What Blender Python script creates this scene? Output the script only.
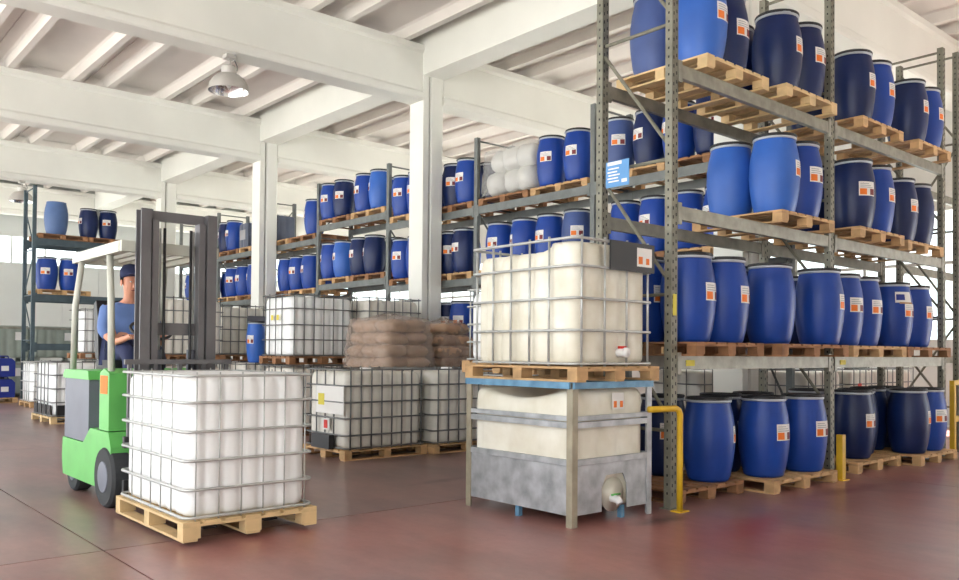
import bpy, bmesh, math, random
from mathutils import Vector, Matrix
random.seed(7)
for o in list(bpy.data.objects): bpy.data.objects.remove(o, do_unlink=True)
scn = bpy.context.scene
C = scn.collection
R = math.radians

# ------------------------------------------------------------------ camera
F_PX, W_PX, EYE = 831.0, 959.0, 1.30
YAW, TILT, ROLL = R(40.9), R(1.0), R(0.45)
cam = bpy.data.cameras.new('camera'); camo = bpy.data.objects.new('camera', cam); C.objects.link(camo)
fw0 = Vector((math.sin(YAW), math.cos(YAW), 0)); rt0 = Vector((math.cos(YAW), -math.sin(YAW), 0)); z0 = Vector((0, 0, 1))
fwd = fw0*math.cos(TILT) + z0*math.sin(TILT); upv = -fw0*math.sin(TILT) + z0*math.cos(TILT)
rgt = rt0*math.cos(ROLL) + upv*math.sin(ROLL); upr = -rt0*math.sin(ROLL) + upv*math.cos(ROLL)
m = Matrix((rgt, upr, -fwd)).transposed().to_4x4(); m.translation = Vector((0, 0, EYE)); camo.matrix_world = m
cam.sensor_width = 36.0; cam.sensor_fit = 'HORIZONTAL'; cam.lens = 36.0*F_PX/W_PX
cam.shift_x = 0.0; cam.shift_y = (337.5-290)/W_PX
cam.clip_start = 0.05; cam.clip_end = 300
scn.camera = camo

# ------------------------------------------------------------------ world and exposure
w = bpy.data.worlds.new('overcast_sky'); scn.world = w; w.use_nodes = True
bg = w.node_tree.nodes['Background']; bg.inputs['Color'].default_value = (0.93, 0.97, 1.0, 1); bg.inputs['Strength'].default_value = 2.4
bounce_sun = bpy.data.lights.new('bounce_sun', 'SUN'); bounce_sun.energy = 26.0; bounce_sun.angle = R(2); bounce_sun.color = (1.0, 0.99, 0.96)  # added light: brightens the yard outside so its bounce lifts the ceiling
suno = bpy.data.objects.new('bounce_sun', bounce_sun); C.objects.link(suno); suno.rotation_euler = (0, R(30), R(12)); suno.location = (30, 5, 40)
scn.view_settings.view_transform = 'Standard'; scn.view_settings.look = 'None'
scn.view_settings.gamma = 1.0; scn.view_settings.use_curve_mapping = False
scn.view_settings.exposure = 0.48

# ------------------------------------------------------------------ materials
def srgb(r, g, b):
    f = lambda c: (c/255/12.92) if c/255 <= 0.04045 else ((c/255+0.055)/1.055)**2.4
    return (f(r), f(g), f(b))
MATS = {}
def mat(name, col, rough=0.5, metal=0.0, amt=0.12, scale=4.0, bump=0.0, col2=None, spec=0.5, coat=0.0, stretch=None, trans=0.0):
    if name in MATS: return MATS[name]
    mt = bpy.data.materials.new(name); mt.use_nodes = True; MATS[name] = mt
    nt = mt.node_tree; bs = nt.nodes['Principled BSDF']
    bs.inputs['Roughness'].default_value = rough; bs.inputs['Metallic'].default_value = metal
    bs.inputs['Specular IOR Level'].default_value = spec; bs.inputs['Coat Weight'].default_value = coat
    if trans: bs.inputs['Transmission Weight'].default_value = trans
    tc = nt.nodes.new('ShaderNodeTexCoord'); mp = nt.nodes.new('ShaderNodeMapping')
    nt.links.new(tc.outputs['Object'], mp.inputs['Vector'])
    if stretch: mp.inputs['Scale'].default_value = stretch
    oi = nt.nodes.new('ShaderNodeObjectInfo'); ad = nt.nodes.new('ShaderNodeVectorMath'); ad.operation = 'SCALE'
    cb = nt.nodes.new('ShaderNodeCombineXYZ'); nt.links.new(oi.outputs['Random'], cb.inputs[0]); nt.links.new(oi.outputs['Random'], cb.inputs[1])
    nt.links.new(cb.outputs[0], ad.inputs[0]); ad.inputs['Scale'].default_value = 37.0
    nt.links.new(ad.outputs[0], mp.inputs['Location'])
    ns = nt.nodes.new('ShaderNodeTexNoise'); ns.inputs['Scale'].default_value = scale; ns.inputs['Detail'].default_value = 5
    nt.links.new(mp.outputs[0], ns.inputs['Vector'])
    cr = nt.nodes.new('ShaderNodeValToRGB'); cr.color_ramp.elements[0].position = 0.3; cr.color_ramp.elements[1].position = 0.72
    c1 = tuple(max(0, c*(1-amt)) for c in col); c2 = col2 or tuple(min(1, c*(1+amt)) for c in col)
    cr.color_ramp.elements[0].color = (*c1, 1); cr.color_ramp.elements[1].color = (*c2, 1)
    nt.links.new(ns.outputs['Fac'], cr.inputs[0]); nt.links.new(cr.outputs[0], bs.inputs['Base Color'])
    if bump:
        bp = nt.nodes.new('ShaderNodeBump'); bp.inputs['Strength'].default_value = bump; bp.inputs['Distance'].default_value = 0.01
        nt.links.new(ns.outputs['Fac'], bp.inputs['Height']); nt.links.new(bp.outputs[0], bs.inputs['Normal'])
    return mt
M_white = mat('painted_concrete', srgb(237, 237, 230), 0.75, amt=0.05, scale=0.8, bump=0.15)
M_plank = mat('painted_roof_plank', srgb(236, 230, 224), 0.8, amt=0.05, scale=0.7, bump=0.1)
M_wallgrey = mat('grey_wall_panel', srgb(205, 208, 205), 0.7, amt=0.04, scale=1.0)
M_wood = mat('pallet_wood', srgb(196, 158, 112), 0.75, amt=0.3, scale=5, bump=0.2, stretch=(1, 1, 1))
M_wood_dark = mat('weathered_pallet_wood', srgb(150, 108, 74), 0.8, amt=0.35, scale=5, bump=0.2)
M_wood_pale = mat('fresh_pallet_wood', srgb(216, 186, 138), 0.7, amt=0.18, scale=5, bump=0.2)
M_galv = mat('galvanised_steel', srgb(150, 149, 138), 0.5, 0.35, amt=0.22, scale=9)
M_upr = mat('perforated_upright_steel', srgb(126, 124, 110), 0.55, 0.25, amt=0.22, scale=9)
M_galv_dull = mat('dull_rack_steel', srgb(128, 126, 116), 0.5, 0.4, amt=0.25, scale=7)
M_rack2 = mat('grey_painted_rack_steel', srgb(112, 116, 114), 0.5, 0.2, amt=0.18, scale=6)
M_rack3 = mat('slate_blue_rack_steel', srgb(82, 98, 106), 0.5, 0.2, amt=0.15, scale=6)
M_slot = mat('dark_slot', (0.02, 0.02, 0.02), 0.8)
M_cage = mat('cage_tube_zinc', srgb(190, 192, 190), 0.35, 0.4, amt=0.15, scale=12)
M_cage_dark = mat('cage_tube_dull', srgb(120, 122, 122), 0.4, 0.5, amt=0.15, scale=12)
M_cream = mat('cream_tank_plastic', srgb(224, 217, 196), 0.42, amt=0.07, scale=3.5, spec=0.4, col2=srgb(240, 237, 224))
M_tankwhite = mat('white_tank_plastic', srgb(244, 245, 244), 0.45, amt=0.03, scale=3)
M_tankgrey = mat('offwhite_tank_plastic', srgb(228, 224, 214), 0.5, amt=0.06, scale=3)
M_black = mat('black_plastic', (0.012, 0.012, 0.014), 0.45)
M_lid = mat('drum_lid_black', (0.02, 0.021, 0.024), 0.5, amt=0.3)
M_ring = mat('drum_clamp_ring', srgb(186, 192, 200), 0.4, 0.3)
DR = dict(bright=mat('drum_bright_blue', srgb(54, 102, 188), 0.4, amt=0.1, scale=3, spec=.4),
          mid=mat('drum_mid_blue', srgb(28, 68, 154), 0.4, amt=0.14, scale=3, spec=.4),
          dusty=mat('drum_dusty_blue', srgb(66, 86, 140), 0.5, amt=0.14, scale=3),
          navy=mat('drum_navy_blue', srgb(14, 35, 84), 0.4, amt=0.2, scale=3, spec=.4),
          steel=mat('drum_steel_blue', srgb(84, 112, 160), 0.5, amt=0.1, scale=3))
M_paper = mat('label_paper', srgb(232, 230, 226), 0.6, amt=0.04)
M_orange = mat('hazard_orange', srgb(236, 122, 36), 0.6, amt=0.06)
M_maroon = mat('hazard_maroon', srgb(120, 46, 50), 0.6, amt=0.06)
M_red = mat('hazard_red', srgb(206, 48, 40), 0.6, amt=0.06)
M_ink = mat('label_print_grey', srgb(168, 168, 170), 0.7)
M_yellow = mat('yellow_paint', srgb(214, 172, 38), 0.45, amt=0.15, scale=6)
M_yelpaper = mat('yellow_tag', srgb(222, 206, 70), 0.6)
M_bluesteel = mat('worn_blue_paint', srgb(96, 146, 182), 0.5, 0.1, amt=0.25, scale=8, col2=srgb(120, 168, 200))
M_sheet = mat('galvanised_sheet', srgb(170, 174, 178), 0.42, 0.3, amt=0.22, scale=7, col2=srgb(204, 208, 212))
M_post = mat('beige_steel_post', srgb(166, 158, 138), 0.5, 0.3, amt=0.2, scale=8)
M_brownbag = mat('brown_bag_in_film', srgb(176, 142, 114), 0.35, amt=0.2, scale=5, coat=0.6, bump=1.0)
M_whitebag = mat('white_bag_in_film', srgb(206, 204, 198), 0.4, amt=0.08, scale=4, coat=0.4, bump=0.5)
M_green = mat('forklift_green', srgb(104, 190, 96), 0.4, amt=0.08)
M_fgrey = mat('forklift_grey', srgb(112, 116, 128), 0.45, amt=0.08)
M_mast = mat('mast_steel', srgb(104, 102, 104), 0.45, 0.3, amt=0.12)
M_guard = mat('guard_pale', srgb(196, 196, 184), 0.5, amt=0.06)
M_rubber = mat('tyre_rubber', srgb(58, 60, 62), 0.8, amt=0.15)
M_skin = mat('skin', srgb(214, 150, 122), 0.5, amt=0.05)
M_shirt = mat('blue_work_shirt', srgb(98, 124, 178), 0.8, amt=0.1)
M_trousers = mat('navy_work_trousers', srgb(38, 46, 84), 0.8, amt=0.1)
M_cap = mat('navy_cap', srgb(36, 46, 84), 0.8, amt=0.1)
M_signblue = mat('sign_blue', srgb(92, 150, 206), 0.5, amt=0.04)
M_crate = mat('blue_container', srgb(28, 48, 140), 0.45, amt=0.1)
M_greytank = mat('grey_green_tank', srgb(150, 160, 150), 0.5, amt=0.08)
M_smoke = mat('smoky_container', srgb(84, 92, 112), 0.35, amt=0.15, scale=4)
M_alu = mat('lamp_aluminium', srgb(196, 192, 186), 0.4, 0.3, amt=0.08)
M_inner = mat('lamp_reflector', srgb(236, 236, 236), 0.15, 0.85, amt=0.04)
M_joint = mat('floor_joint_dark', srgb(52, 40, 38), 0.8)
M_card = mat('cardboard', srgb(176, 140, 100), 0.8, amt=0.1)

# floor paint: worn red-brown concrete, glossy in places
M_floor = bpy.data.materials.new('worn_red_brown_floor'); M_floor.use_nodes = True
nt = M_floor.node_tree; bs = nt.nodes['Principled BSDF']
geo = nt.nodes.new('ShaderNodeNewGeometry')
def noise(scale, detail=5, rough=0.6, stretch=None, dist=0.0):
    n = nt.nodes.new('ShaderNodeTexNoise'); n.inputs['Scale'].default_value = scale; n.inputs['Detail'].default_value = detail
    n.inputs['Roughness'].default_value = rough; n.inputs['Distortion'].default_value = dist
    mp = nt.nodes.new('ShaderNodeMapping'); nt.links.new(geo.outputs['Position'], mp.inputs['Vector'])
    if stretch: mp.inputs['Scale'].default_value = stretch
    nt.links.new(mp.outputs[0], n.inputs['Vector']); return n
def ramp(inp, a, b, ca, cb):
    r = nt.nodes.new('ShaderNodeValToRGB'); r.color_ramp.elements[0].position = a; r.color_ramp.elements[1].position = b
    r.color_ramp.elements[0].color = (*ca, 1); r.color_ramp.elements[1].color = (*cb, 1); nt.links.new(inp, r.inputs[0]); return r
def mix(f, a, b, t='MIX'):
    mx = nt.nodes.new('ShaderNodeMix'); mx.data_type = 'RGBA'; mx.blend_type = t
    if isinstance(f, float): mx.inputs[0].default_value = f
    else: nt.links.new(f, mx.inputs[0])
    nt.links.new(a, mx.inputs[6]); nt.links.new(b, mx.inputs[7]); return mx
n1 = noise(0.45, 6, 0.6, dist=0.2)
r1 = ramp(n1.outputs['Fac'], 0.38, 0.62, srgb(118, 100, 96), srgb(150, 110, 104)); r1b = ramp(n1.outputs['Fac'], 0.36, 0.62, srgb(134, 106, 104), srgb(166, 98, 88))
n2 = noise(2.2, 7, 0.7, (1, 0.35, 1), 0.0); r2 = ramp(n2.outputs['Fac'], 0.35, 0.7, srgb(106, 86, 82), srgb(170, 134, 128))
# the paint of the front slabs (y < 5.65) is redder than that of the back slabs
sx = nt.nodes.new('ShaderNodeSeparateXYZ'); nt.links.new(geo.outputs['Position'], sx.inputs[0])
lt = nt.nodes.new('ShaderNodeMath'); lt.operation = 'LESS_THAN'; lt.inputs[1].default_value = 5.65; nt.links.new(sx.outputs[1], lt.inputs[0])
mx0 = mix(lt.outputs[0], r1.outputs[0], r1b.outputs[0])
mx1 = mix(0.42, mx0.outputs[2], r2.outputs[0])
n3 = noise(14, 6, 0.8); r3 = ramp(n3.outputs['Fac'], 0.3, 0.75, (0.98, 0.98, 0.98), (1.3, 1.3, 1.3))
mx2 = mix(0.6, mx1.outputs[2], r3.outputs[0], 'MULTIPLY')
n5 = noise(3.0, 6, 0.7)
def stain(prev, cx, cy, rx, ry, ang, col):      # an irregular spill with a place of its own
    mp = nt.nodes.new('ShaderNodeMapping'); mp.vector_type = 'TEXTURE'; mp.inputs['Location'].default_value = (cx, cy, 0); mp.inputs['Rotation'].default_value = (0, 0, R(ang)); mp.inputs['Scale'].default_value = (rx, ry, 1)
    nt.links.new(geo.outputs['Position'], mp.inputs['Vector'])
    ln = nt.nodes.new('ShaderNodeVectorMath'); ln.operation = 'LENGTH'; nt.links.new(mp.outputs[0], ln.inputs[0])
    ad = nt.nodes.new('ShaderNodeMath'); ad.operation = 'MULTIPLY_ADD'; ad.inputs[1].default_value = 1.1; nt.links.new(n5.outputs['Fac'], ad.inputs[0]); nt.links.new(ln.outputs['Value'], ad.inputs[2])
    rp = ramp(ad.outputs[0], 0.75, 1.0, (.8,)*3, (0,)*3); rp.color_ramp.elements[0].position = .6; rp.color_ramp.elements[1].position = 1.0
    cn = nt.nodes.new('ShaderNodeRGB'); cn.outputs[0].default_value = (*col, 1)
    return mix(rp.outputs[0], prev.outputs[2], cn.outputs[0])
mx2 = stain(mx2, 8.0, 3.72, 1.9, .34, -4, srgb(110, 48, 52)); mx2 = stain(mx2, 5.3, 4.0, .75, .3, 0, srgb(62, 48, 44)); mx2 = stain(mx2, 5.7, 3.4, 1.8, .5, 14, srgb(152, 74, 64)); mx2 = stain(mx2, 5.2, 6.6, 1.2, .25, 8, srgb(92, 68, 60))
nt.links.new(mx2.outputs[2], bs.inputs['Base Color'])
bs.inputs['Roughness'].default_value = 0.31; bs.inputs['Specular IOR Level'].default_value = 0.5
# window glass
M_glass = bpy.data.materials.new('window_glass'); M_glass.use_nodes = True
ng = M_glass.node_tree; ng.nodes.remove(ng.nodes['Principled BSDF'])
tr = ng.nodes.new('ShaderNodeBsdfTransparent'); gl = ng.nodes.new('ShaderNodeBsdfGlossy'); ms = ng.nodes.new('ShaderNodeMixShader')
gl.inputs['Roughness'].default_value = 0.05; ms.inputs[0].default_value = 0.08; tr.inputs[0].default_value = (0.94, 0.97, 0.96, 1)
ng.links.new(tr.outputs[0], ms.inputs[1]); ng.links.new(gl.outputs[0], ms.inputs[2]); ng.links.new(ms.outputs[0], ng.nodes['Material Output'].inputs[0])

# ------------------------------------------------------------------ helpers
def link(name, data, parent=None, loc=(0, 0, 0), rot=(0, 0, 0)):
    o = bpy.data.objects.new(name, data); C.objects.link(o); o.parent = parent; o.location = loc; o.rotation_euler = rot
    return o
def tag(o, label, cat, group=None):
    o['label'] = label; o['category'] = cat
    if group: o['group'] = group
    return o
def thing(name, label, cat, loc=(0, 0, 0), rz=0.0, group=None):
    o = bpy.data.objects.new(name, None); C.objects.link(o); o.location = loc; o.rotation_euler = (0, 0, rz); o.empty_display_size = 0.1
    return tag(o, label, cat, group)
def struct(o): o['kind'] = 'structure'; return o
def mesh(name, verts, faces, mt, smooth=False):
    me = bpy.data.meshes.new(name); me.from_pydata([tuple(v) for v in verts], [], faces); me.update()
    if mt: me.materials.append(mt)
    if smooth: me.polygons.foreach_set('use_smooth', [True]*len(me.polygons))
    return me
BF = [(0, 3, 2, 1), (4, 5, 6, 7), (0, 1, 5, 4), (1, 2, 6, 5), (2, 3, 7, 6), (3, 0, 4, 7)]
def bv(x0, x1, y0, y1, z0, z1):
    return [(x0, y0, z0), (x1, y0, z0), (x1, y1, z0), (x0, y1, z0), (x0, y0, z1), (x1, y0, z1), (x1, y1, z1), (x0, y1, z1)]
CACHE = {}
def bxm(dx, dy, dz, mt):       # box mesh centred in x, y, resting on z = 0 (shared)
    k = ('b', round(dx, 4), round(dy, 4), round(dz, 4), mt.name)
    if k not in CACHE: CACHE[k] = mesh('box', bv(-dx/2, dx/2, -dy/2, dy/2, 0, dz), BF, mt)
    return CACHE[k]
def box(name, x0, x1, y0, y1, z0, z1, mt, parent=None):
    return link(name, bxm(x1-x0, y1-y0, z1-z0, mt), parent, ((x0+x1)/2, (y0+y1)/2, z0))
def boxes(name, lst, mt, parent=None, loc=(0, 0, 0), rot=(0, 0, 0)):
    V, Fc = [], []
    for b in lst:
        n = len(V); V += bv(*b); Fc += [tuple(i+n for i in f) for f in BF]
    return link(name, mesh(name, V, Fc, mt), parent, loc, rot)
def lathe(prof, seg=28, a0=0.0, a1=2*math.pi, cap=True):
    V, Fc = [], []; full = abs(a1-a0-2*math.pi) < 1e-6
    n = seg if full else seg+1
    for r, z in prof:
        for i in range(n):
            a = a0+(a1-a0)*i/seg; V.append((r*math.cos(a), r*math.sin(a), z))
    for j in range(len(prof)-1):
        for i in range(seg):
            i2 = (i+1) % n; Fc.append((j*n+i, j*n+i2, (j+1)*n+i2, (j+1)*n+i))
    if cap and full:
        Fc.append(tuple(range(n-1, -1, -1))); k = (len(prof)-1)*n; Fc.append(tuple(k+i for i in range(n)))
    return V, Fc
def tube_geo(pts, r, sides=8, closed=False):
    pts = [Vector(p) for p in pts]; V, Fc = [], []; n = len(pts); prev = None
    for i, p in enumerate(pts):
        a = pts[(i-1) % n] if (closed or i > 0) else p; b = pts[(i+1) % n] if (closed or i < n-1) else p
        t = (b-a).normalized()
        ref = prev if prev is not None else (Vector((0, 0, 1)) if abs(t.z) < 0.9 else Vector((1, 0, 0)))
        u = (ref - t*ref.dot(t)); u = u.normalized() if u.length > 1e-6 else t.orthogonal().normalized(); v = t.cross(u); prev = u
        for k in range(sides):
            an = 2*math.pi*(k+0.5)/sides; V.append(p+u*(r*math.cos(an))+v*(r*math.sin(an)))
    m_ = n if closed else n-1
    for i in range(m_):
        j = (i+1) % n
        for k in range(sides):
            k2 = (k+1) % sides; Fc.append((i*sides+k, i*sides+k2, j*sides+k2, j*sides+k))
    if not closed:
        Fc.append(tuple(range(sides-1, -1, -1))); Fc.append(tuple((n-1)*sides+k for k in range(sides)))
    return V, Fc
def tube(name, pts, r, mt, parent=None, sides=8, closed=False, loc=(0, 0, 0), smooth=True):
    V, Fc = tube_geo(pts, r, sides, closed); return link(name, mesh(name, V, Fc, mt, smooth), parent, loc)
def prism(name, prof, axis, a, b, mt, parent=None, loc=(0, 0, 0)):   # profile [(p,q)] extruded along axis 'x' (p=y,q=z), 'y' (p=x,q=z) or 'z' (p=x,q=y)
    f = {'x': lambda p, q, t: (t, p, q), 'y': lambda p, q, t: (p, t, q), 'z': lambda p, q, t: (p, q, t)}[axis]
    n = len(prof); V = [f(p, q, a) for p, q in prof]+[f(p, q, b) for p, q in prof]
    Fc = [tuple(range(n)), tuple(range(2*n-1, n-1, -1))]+[(i, i+n, (i+1) % n+n, (i+1) % n) for i in range(n)]
    me = mesh(name, V, Fc, mt); bm = bmesh.new(); bm.from_mesh(me); bmesh.ops.recalc_face_normals(bm, faces=bm.faces); bm.to_mesh(me); bm.free()
    return link(name, me, parent, loc)
ORD = ['first', 'second', 'third', 'fourth', 'fifth', 'sixth', 'seventh', 'eighth', 'ninth']

# ------------------------------------------------------------------ the setting
XL, XR, YN, YF = -4.0, 16.6, -5.5, 31.6
COLY = [5.4, 11.72, 18.06, 24.42, 30.8]; COLX0, COLX1 = 8.8, 9.265
floor = struct(link('floor', mesh('floor', bv(XL, XR, YN, YF, -0.3, -0.012), BF, M_joint)))
xs = [XL, 1.7, 9.0, XR]; ys = [YN, -0.7, 5.65, 12.0, 18.35, 24.7, YF]
for i in range(len(xs)-1):
    for j in range(len(ys)-1):
        g = 0.006; x0, x1, y0, y1 = xs[i]+g, xs[i+1]-g, ys[j]+g, ys[j+1]-g
        o = link('floor_slab', mesh('floor_slab', bv(x0, x1, y0, y1, -0.014, 0), BF, M_floor), floor)
yard = struct(link('ground', mesh('ground', bv(-60, 60, -60, 70, -0.5, -0.31), BF, mat('pale_bounce_yard', srgb(205, 203, 198), 0.9, amt=0.05, scale=0.3))))  # unseen yard, added and kept pale to bounce daylight up to the ceiling
ceiling = struct(bpy.data.objects.new('ceiling', None)); C.objects.link(ceiling)
BB, BT = 5.75, 6.72
def main_beam(x0, x1, y):
    d = 0.40
    prof = [(y, BB), (y+d, BB), (y+d+.02, BB+.03), (y+d+.02, BB+.12), (y+d-.03, BB+.17), (y+d-.03, BT-.14), (y+d+.02, BT-.1), (y+d+.02, BT),
            (y-.02, BT), (y-.02, BT-.1), (y+.03, BT-.14), (y+.03, BB+.17), (y-.02, BB+.12), (y-.02, BB+.03)]
    prism('main_beam', prof, 'x', x0, x1, M_white, ceiling)
for y in COLY:
    main_beam(XL, COLX0, y); main_beam(COLX1, XR, y)
main_beam(XL, COLX0, COLY[0]-6.34); main_beam(COLX1, XR, COLY[0]-6.34)
ally = [COLY[0]-6.34]+COLY
for a, b in zip(ally[:-1], ally[1:]):
    cp = [(COLX0, 6.2), (COLX1, 6.2), (COLX1, 6.66), (COLX1+.06, 6.72), (COLX1+.06, 6.98), (COLX0-.0, 6.98), (COLX0, 6.72)]
    prism('cross_beam', cp, 'y', a, b, M_white, ceiling)
# double-tee roof planks
def plank_mesh(wd, ln):
    prof = [(0.008, 7.04), (0.008, 7.16), (wd-.008, 7.16), (wd-.008, 7.04)]
    def stem(c): return [(c+.12, 6.93), (c+.085, 6.90), (c+.06, 6.735), (c-.06, 6.735), (c-.085, 6.90), (c-.12, 6.93)]
    prof = [(0.008, 7.16), (wd-.008, 7.16), (wd-.008, 6.945)]+stem(wd*.82)+stem(wd*.18)+[(0.008, 6.945)]
    n = len(prof); V = [(p, 0, q) for p, q in prof]+[(p, ln, q) for p, q in prof]
    Fc = [tuple(range(n)), tuple(range(2*n-1, n-1, -1))]+[(i, i+n, (i+1) % n+n, (i+1) % n) for i in range(n)]
    me = mesh('roof_plank', V, Fc, M_plank); bm = bmesh.new(); bm.from_mesh(me); bmesh.ops.recalc_face_normals(bm, faces=bm.faces); bm.to_mesh(me); bm.free()
    return me
PW = 1.835; x_first = 8.74-PW*3
pm = plank_mesh(PW, 6.33)
for jb, y in enumerate(ally[:-1]):
    yy = y+0.2
    k = -9
    xx = 8.76-PW*8
    while xx < XR-0.5:
        if not (8.7 < xx < 9.25): link('roof_plank', pm, ceiling, (xx, yy, 0))
        xx += PW
        if 8.7 < xx < 8.9: xx = 9.32
for y in (COLY[0]-6.34-6.14,): 
    xx = 8.76-PW*8
    while xx < XR-0.5:
        link('roof_plank', pm, ceiling, (xx, y, 0)); xx += PW
        if 8.7 < xx < 8.9: xx = 9.32
box('roof_deck', XL, XR, YN, YF, 7.17, 7.3, M_plank, ceiling)
# columns
def column(y):
    x0, x1 = COLX0, COLX1; d = 0.40
    prof = [(x0, y), (x0+.12, y), (x0+.12, y+.13), (x0+.165, y+.13), (x0+.165, y+.02), (x0+.19, y), (x1-.04, y), (x1, y+.04), (x1, y+d), (x0, y+d)]
    o = prism('column', prof, 'z', 0, 6.2, M_white); struct(o)
    o['label'] = 'white concrete column with a vertical groove'
for y in COLY[:4]+[COLY[0]-6.34]: column(y)
# far wall (y = YF) with a strip of windows
wall_back = struct(bpy.data.objects.new('wall_back', None)); C.objects.link(wall_back)
WB0, WB1 = 4.15, 5.1
x = XL
while x < XR-0.01:
    x2 = min(x+1.2, XR); box('wall_panel', x+.004, x2-.004, YF, YF+.2, 0, WB0, M_wallgrey, wall_back); x = x2
box('wall_header', XL, XR, YF, YF+.2, WB1, 7.3, M_wallgrey, wall_back)
win = struct(bpy.data.objects.new('window_1', None)); C.objects.link(win)
box('window_sill', XL, XR, YF-.06, YF+.2, WB0, WB0+.05, M_wallgrey, win)
x = XL
while x < XR-0.01:
    x2 = min(x+1.04, XR); box('mullion', x-.025, x+.025, YF+.04, YF+.12, WB0+.05, WB1, M_wallgrey, win)
    box('pane', x+.025, x2-.025, YF+.075, YF+.083, WB0+.05, WB1, M_glass, win); x = x2
# wall behind the camera
wall_front = struct(bpy.data.objects.new('wall_front', None)); C.objects.link(wall_front)
x = XL
while x < XR-0.01:
    x2 = min(x+1.5, XR); box('wall_panel', x+.004, x2-.004, YN-.2, YN, 0, 7.3, M_white, wall_front); x = x2
# right wall (x = XR) with tall windows
wall_right = struct(bpy.data.objects.new('wall_right', None)); C.objects.link(wall_right)
WR0, WR1 = 1.6, 4.0; YR0 = 4.6
y = YR0
while y < YF-0.01:
    y2 = min(y+1.5, YF); box('wall_panel', XR, XR+.2, y+.004, y2-.004, 0, WR0, M_wallgrey, wall_right); y = y2
box('wall_header', XR, XR+.2, YR0, YF, WR1, 7.3, M_white, wall_right)
# a loading door stands open in the right wall, outside the picture
for ya, yb, zb in ((YN, -4.0, 0), (-4.0, 1.6, 3.6), (1.6, 3.1, 0), (3.1, YR0, 0)): box('wall_panel', XR, XR+.2, ya+.004, yb-.004, zb, 7.3, M_white, wall_right)
win2 = struct(bpy.data.objects.new('window_2', None)); C.objects.link(win2)
y = YR0
while y < YF-0.01:
    y2 = min(y+1.45, YF); box('mullion', XR+.06, XR+.14, y-.03, y+.03, WR0, WR1, M_wallgrey, win2)
    box('pane', XR+.095, XR+.103, y+.03, y2-.03, WR0, WR1, M_glass, win2); y = y2
box('transom', XR+.06, XR+.14, YR0, YF, 3.0, 3.06, M_wallgrey, win2)

# ------------------------------------------------------------------ pallets
def pallet(x0, y0, z, lx, ly, label, group='wooden pallets', wood=None, along='y', h=0.12, rz=0.0):
    """boards on top run along 'along'; x0,y0 is the low corner"""
    wd = wood or M_wood; cx, cy = x0+lx/2, y0+ly/2
    t = thing('pallet', label, 'pallet', (cx, cy, z), rz, group)
    if along == 'y': L, Wd, rot = ly, lx, math.pi/2
    else: L, Wd, rot = lx, ly, 0.0
    def put(nm, cx_, cy_, dx, dy, dz, z_):
        if along == 'y': link(nm, bxm(dy, dx, dz, wd), t, (cy_, cx_, z_))
        else: link(nm, bxm(dx, dy, dz, wd), t, (cx_, cy_, z_))
    bt, st = 0.017, 0.017; bh = h-bt*2-st
    n = 7; bw = Wd/n*0.80
    for i in range(n): put('top_board', 0, -Wd/2+bw/2+(Wd-bw)*i/(n-1), L, bw, bt, h-bt)
    for i in range(3): put('cross_board', (-L/2+.05)+(L-.1)*i/2, 0, 0.1, Wd, st, h-bt-st)
    for i in range(3):
        for j in range(3): put('block', (-L/2+.05)+(L-.1)*i/2, (-Wd/2+.06)+(Wd-.12)*j/2, 0.1, 0.12, bh, bt)
    for j in range(3): put('bottom_board', 0, (-Wd/2+.05)+(Wd-.1)*j/2, L, 0.1, bt, 0)
    return t

# ------------------------------------------------------------------ drums
def dr_rad(z):
    P = [(0, .168), (.012, .184), (.03, .192), (.12, .214), (.25, .233), (.38, .2415), (.50, .238), (.60, .225), (.68, .207), (.722, .198), (.735, .198)]
    for (a, ra), (b, rb) in zip(P[:-1], P[1:]):
        if a <= z <= b: return ra+(rb-ra)*(z-a)/(b-a)
    return .2
zs = [0, .012, .03, .075, .12, .185, .25, .315, .38, .44, .50, .55, .60, .64, .68, .705, .722, .735]
V_, F_ = lathe([(dr_rad(z), z) for z in zs], 28)
BODY = {k: mesh('drum_body_'+k, V_, F_, mt, True) for k, mt in DR.items()}
for b_ in BODY.values():
    for p in b_.polygons:
        if len(p.vertices) > 4: p.use_smooth = False
V_, F_ = lathe([(.199, .728), (.207, .730), (.209, .740), (.207, .751), (.199, .753)], 28, cap=False); RING = mesh('clamp_ring', V_, F_, M_ring, True)
V_, F_ = lathe([(.207, .7531), (.211, .757), (.211, .772), (.206, .779), (.194, .779), (.188, .766), (.05, .764), (.03, .768)], 28); LID = mesh('lid', V_, F_, M_lid, False)
V_, F_ = lathe([(.199, .735), (.199, .742), (.17, .744)], 28); STEELTOP = mesh('lid_flush', V_, F_, DR['steel'], False)
def patch(nm, a0, a1, z0, z1, off, mt, na=6, nz=3):
    V, Fc = [], []
    for j in range(nz+1):
        z = z0+(z1-z0)*j/nz
        for i in range(na+1):
            a = a0+(a1-a0)*i/na; r = dr_rad(z)+off; V.append((r*math.cos(a), r*math.sin(a), z))
    for j in range(nz):
        for i in range(na): k = j*(na+1)+i; Fc.append((k, k+1, k+na+2, k+na+1))
    return mesh(nm, V, Fc, mt, True)
LAB = patch('label', -.42, .42, .36, .515, .0015, M_paper)
SQ1 = patch('hazard_square', -.38, -.05, .37, .437, .003, M_orange, 3, 2)
SQ2 = patch('hazard_square', .12, .38, .37, .437, .003, M_maroon, 3, 2)
def join_mesh(nm, ms, mt):
    V, Fc = [], []
    for q in ms:
        n = len(V); V += [v.co[:] for v in q.vertices]; Fc += [tuple(n+i for i in p.vertices) for p in q.polygons]
    return mesh(nm, V, Fc, mt)
TXT = join_mesh('print_lines', [patch('t', -.36, .3-.12*k, .448+.02*k, .455+.02*k, .003, M_ink, 4, 1) for k in range(3)], M_ink)
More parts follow.
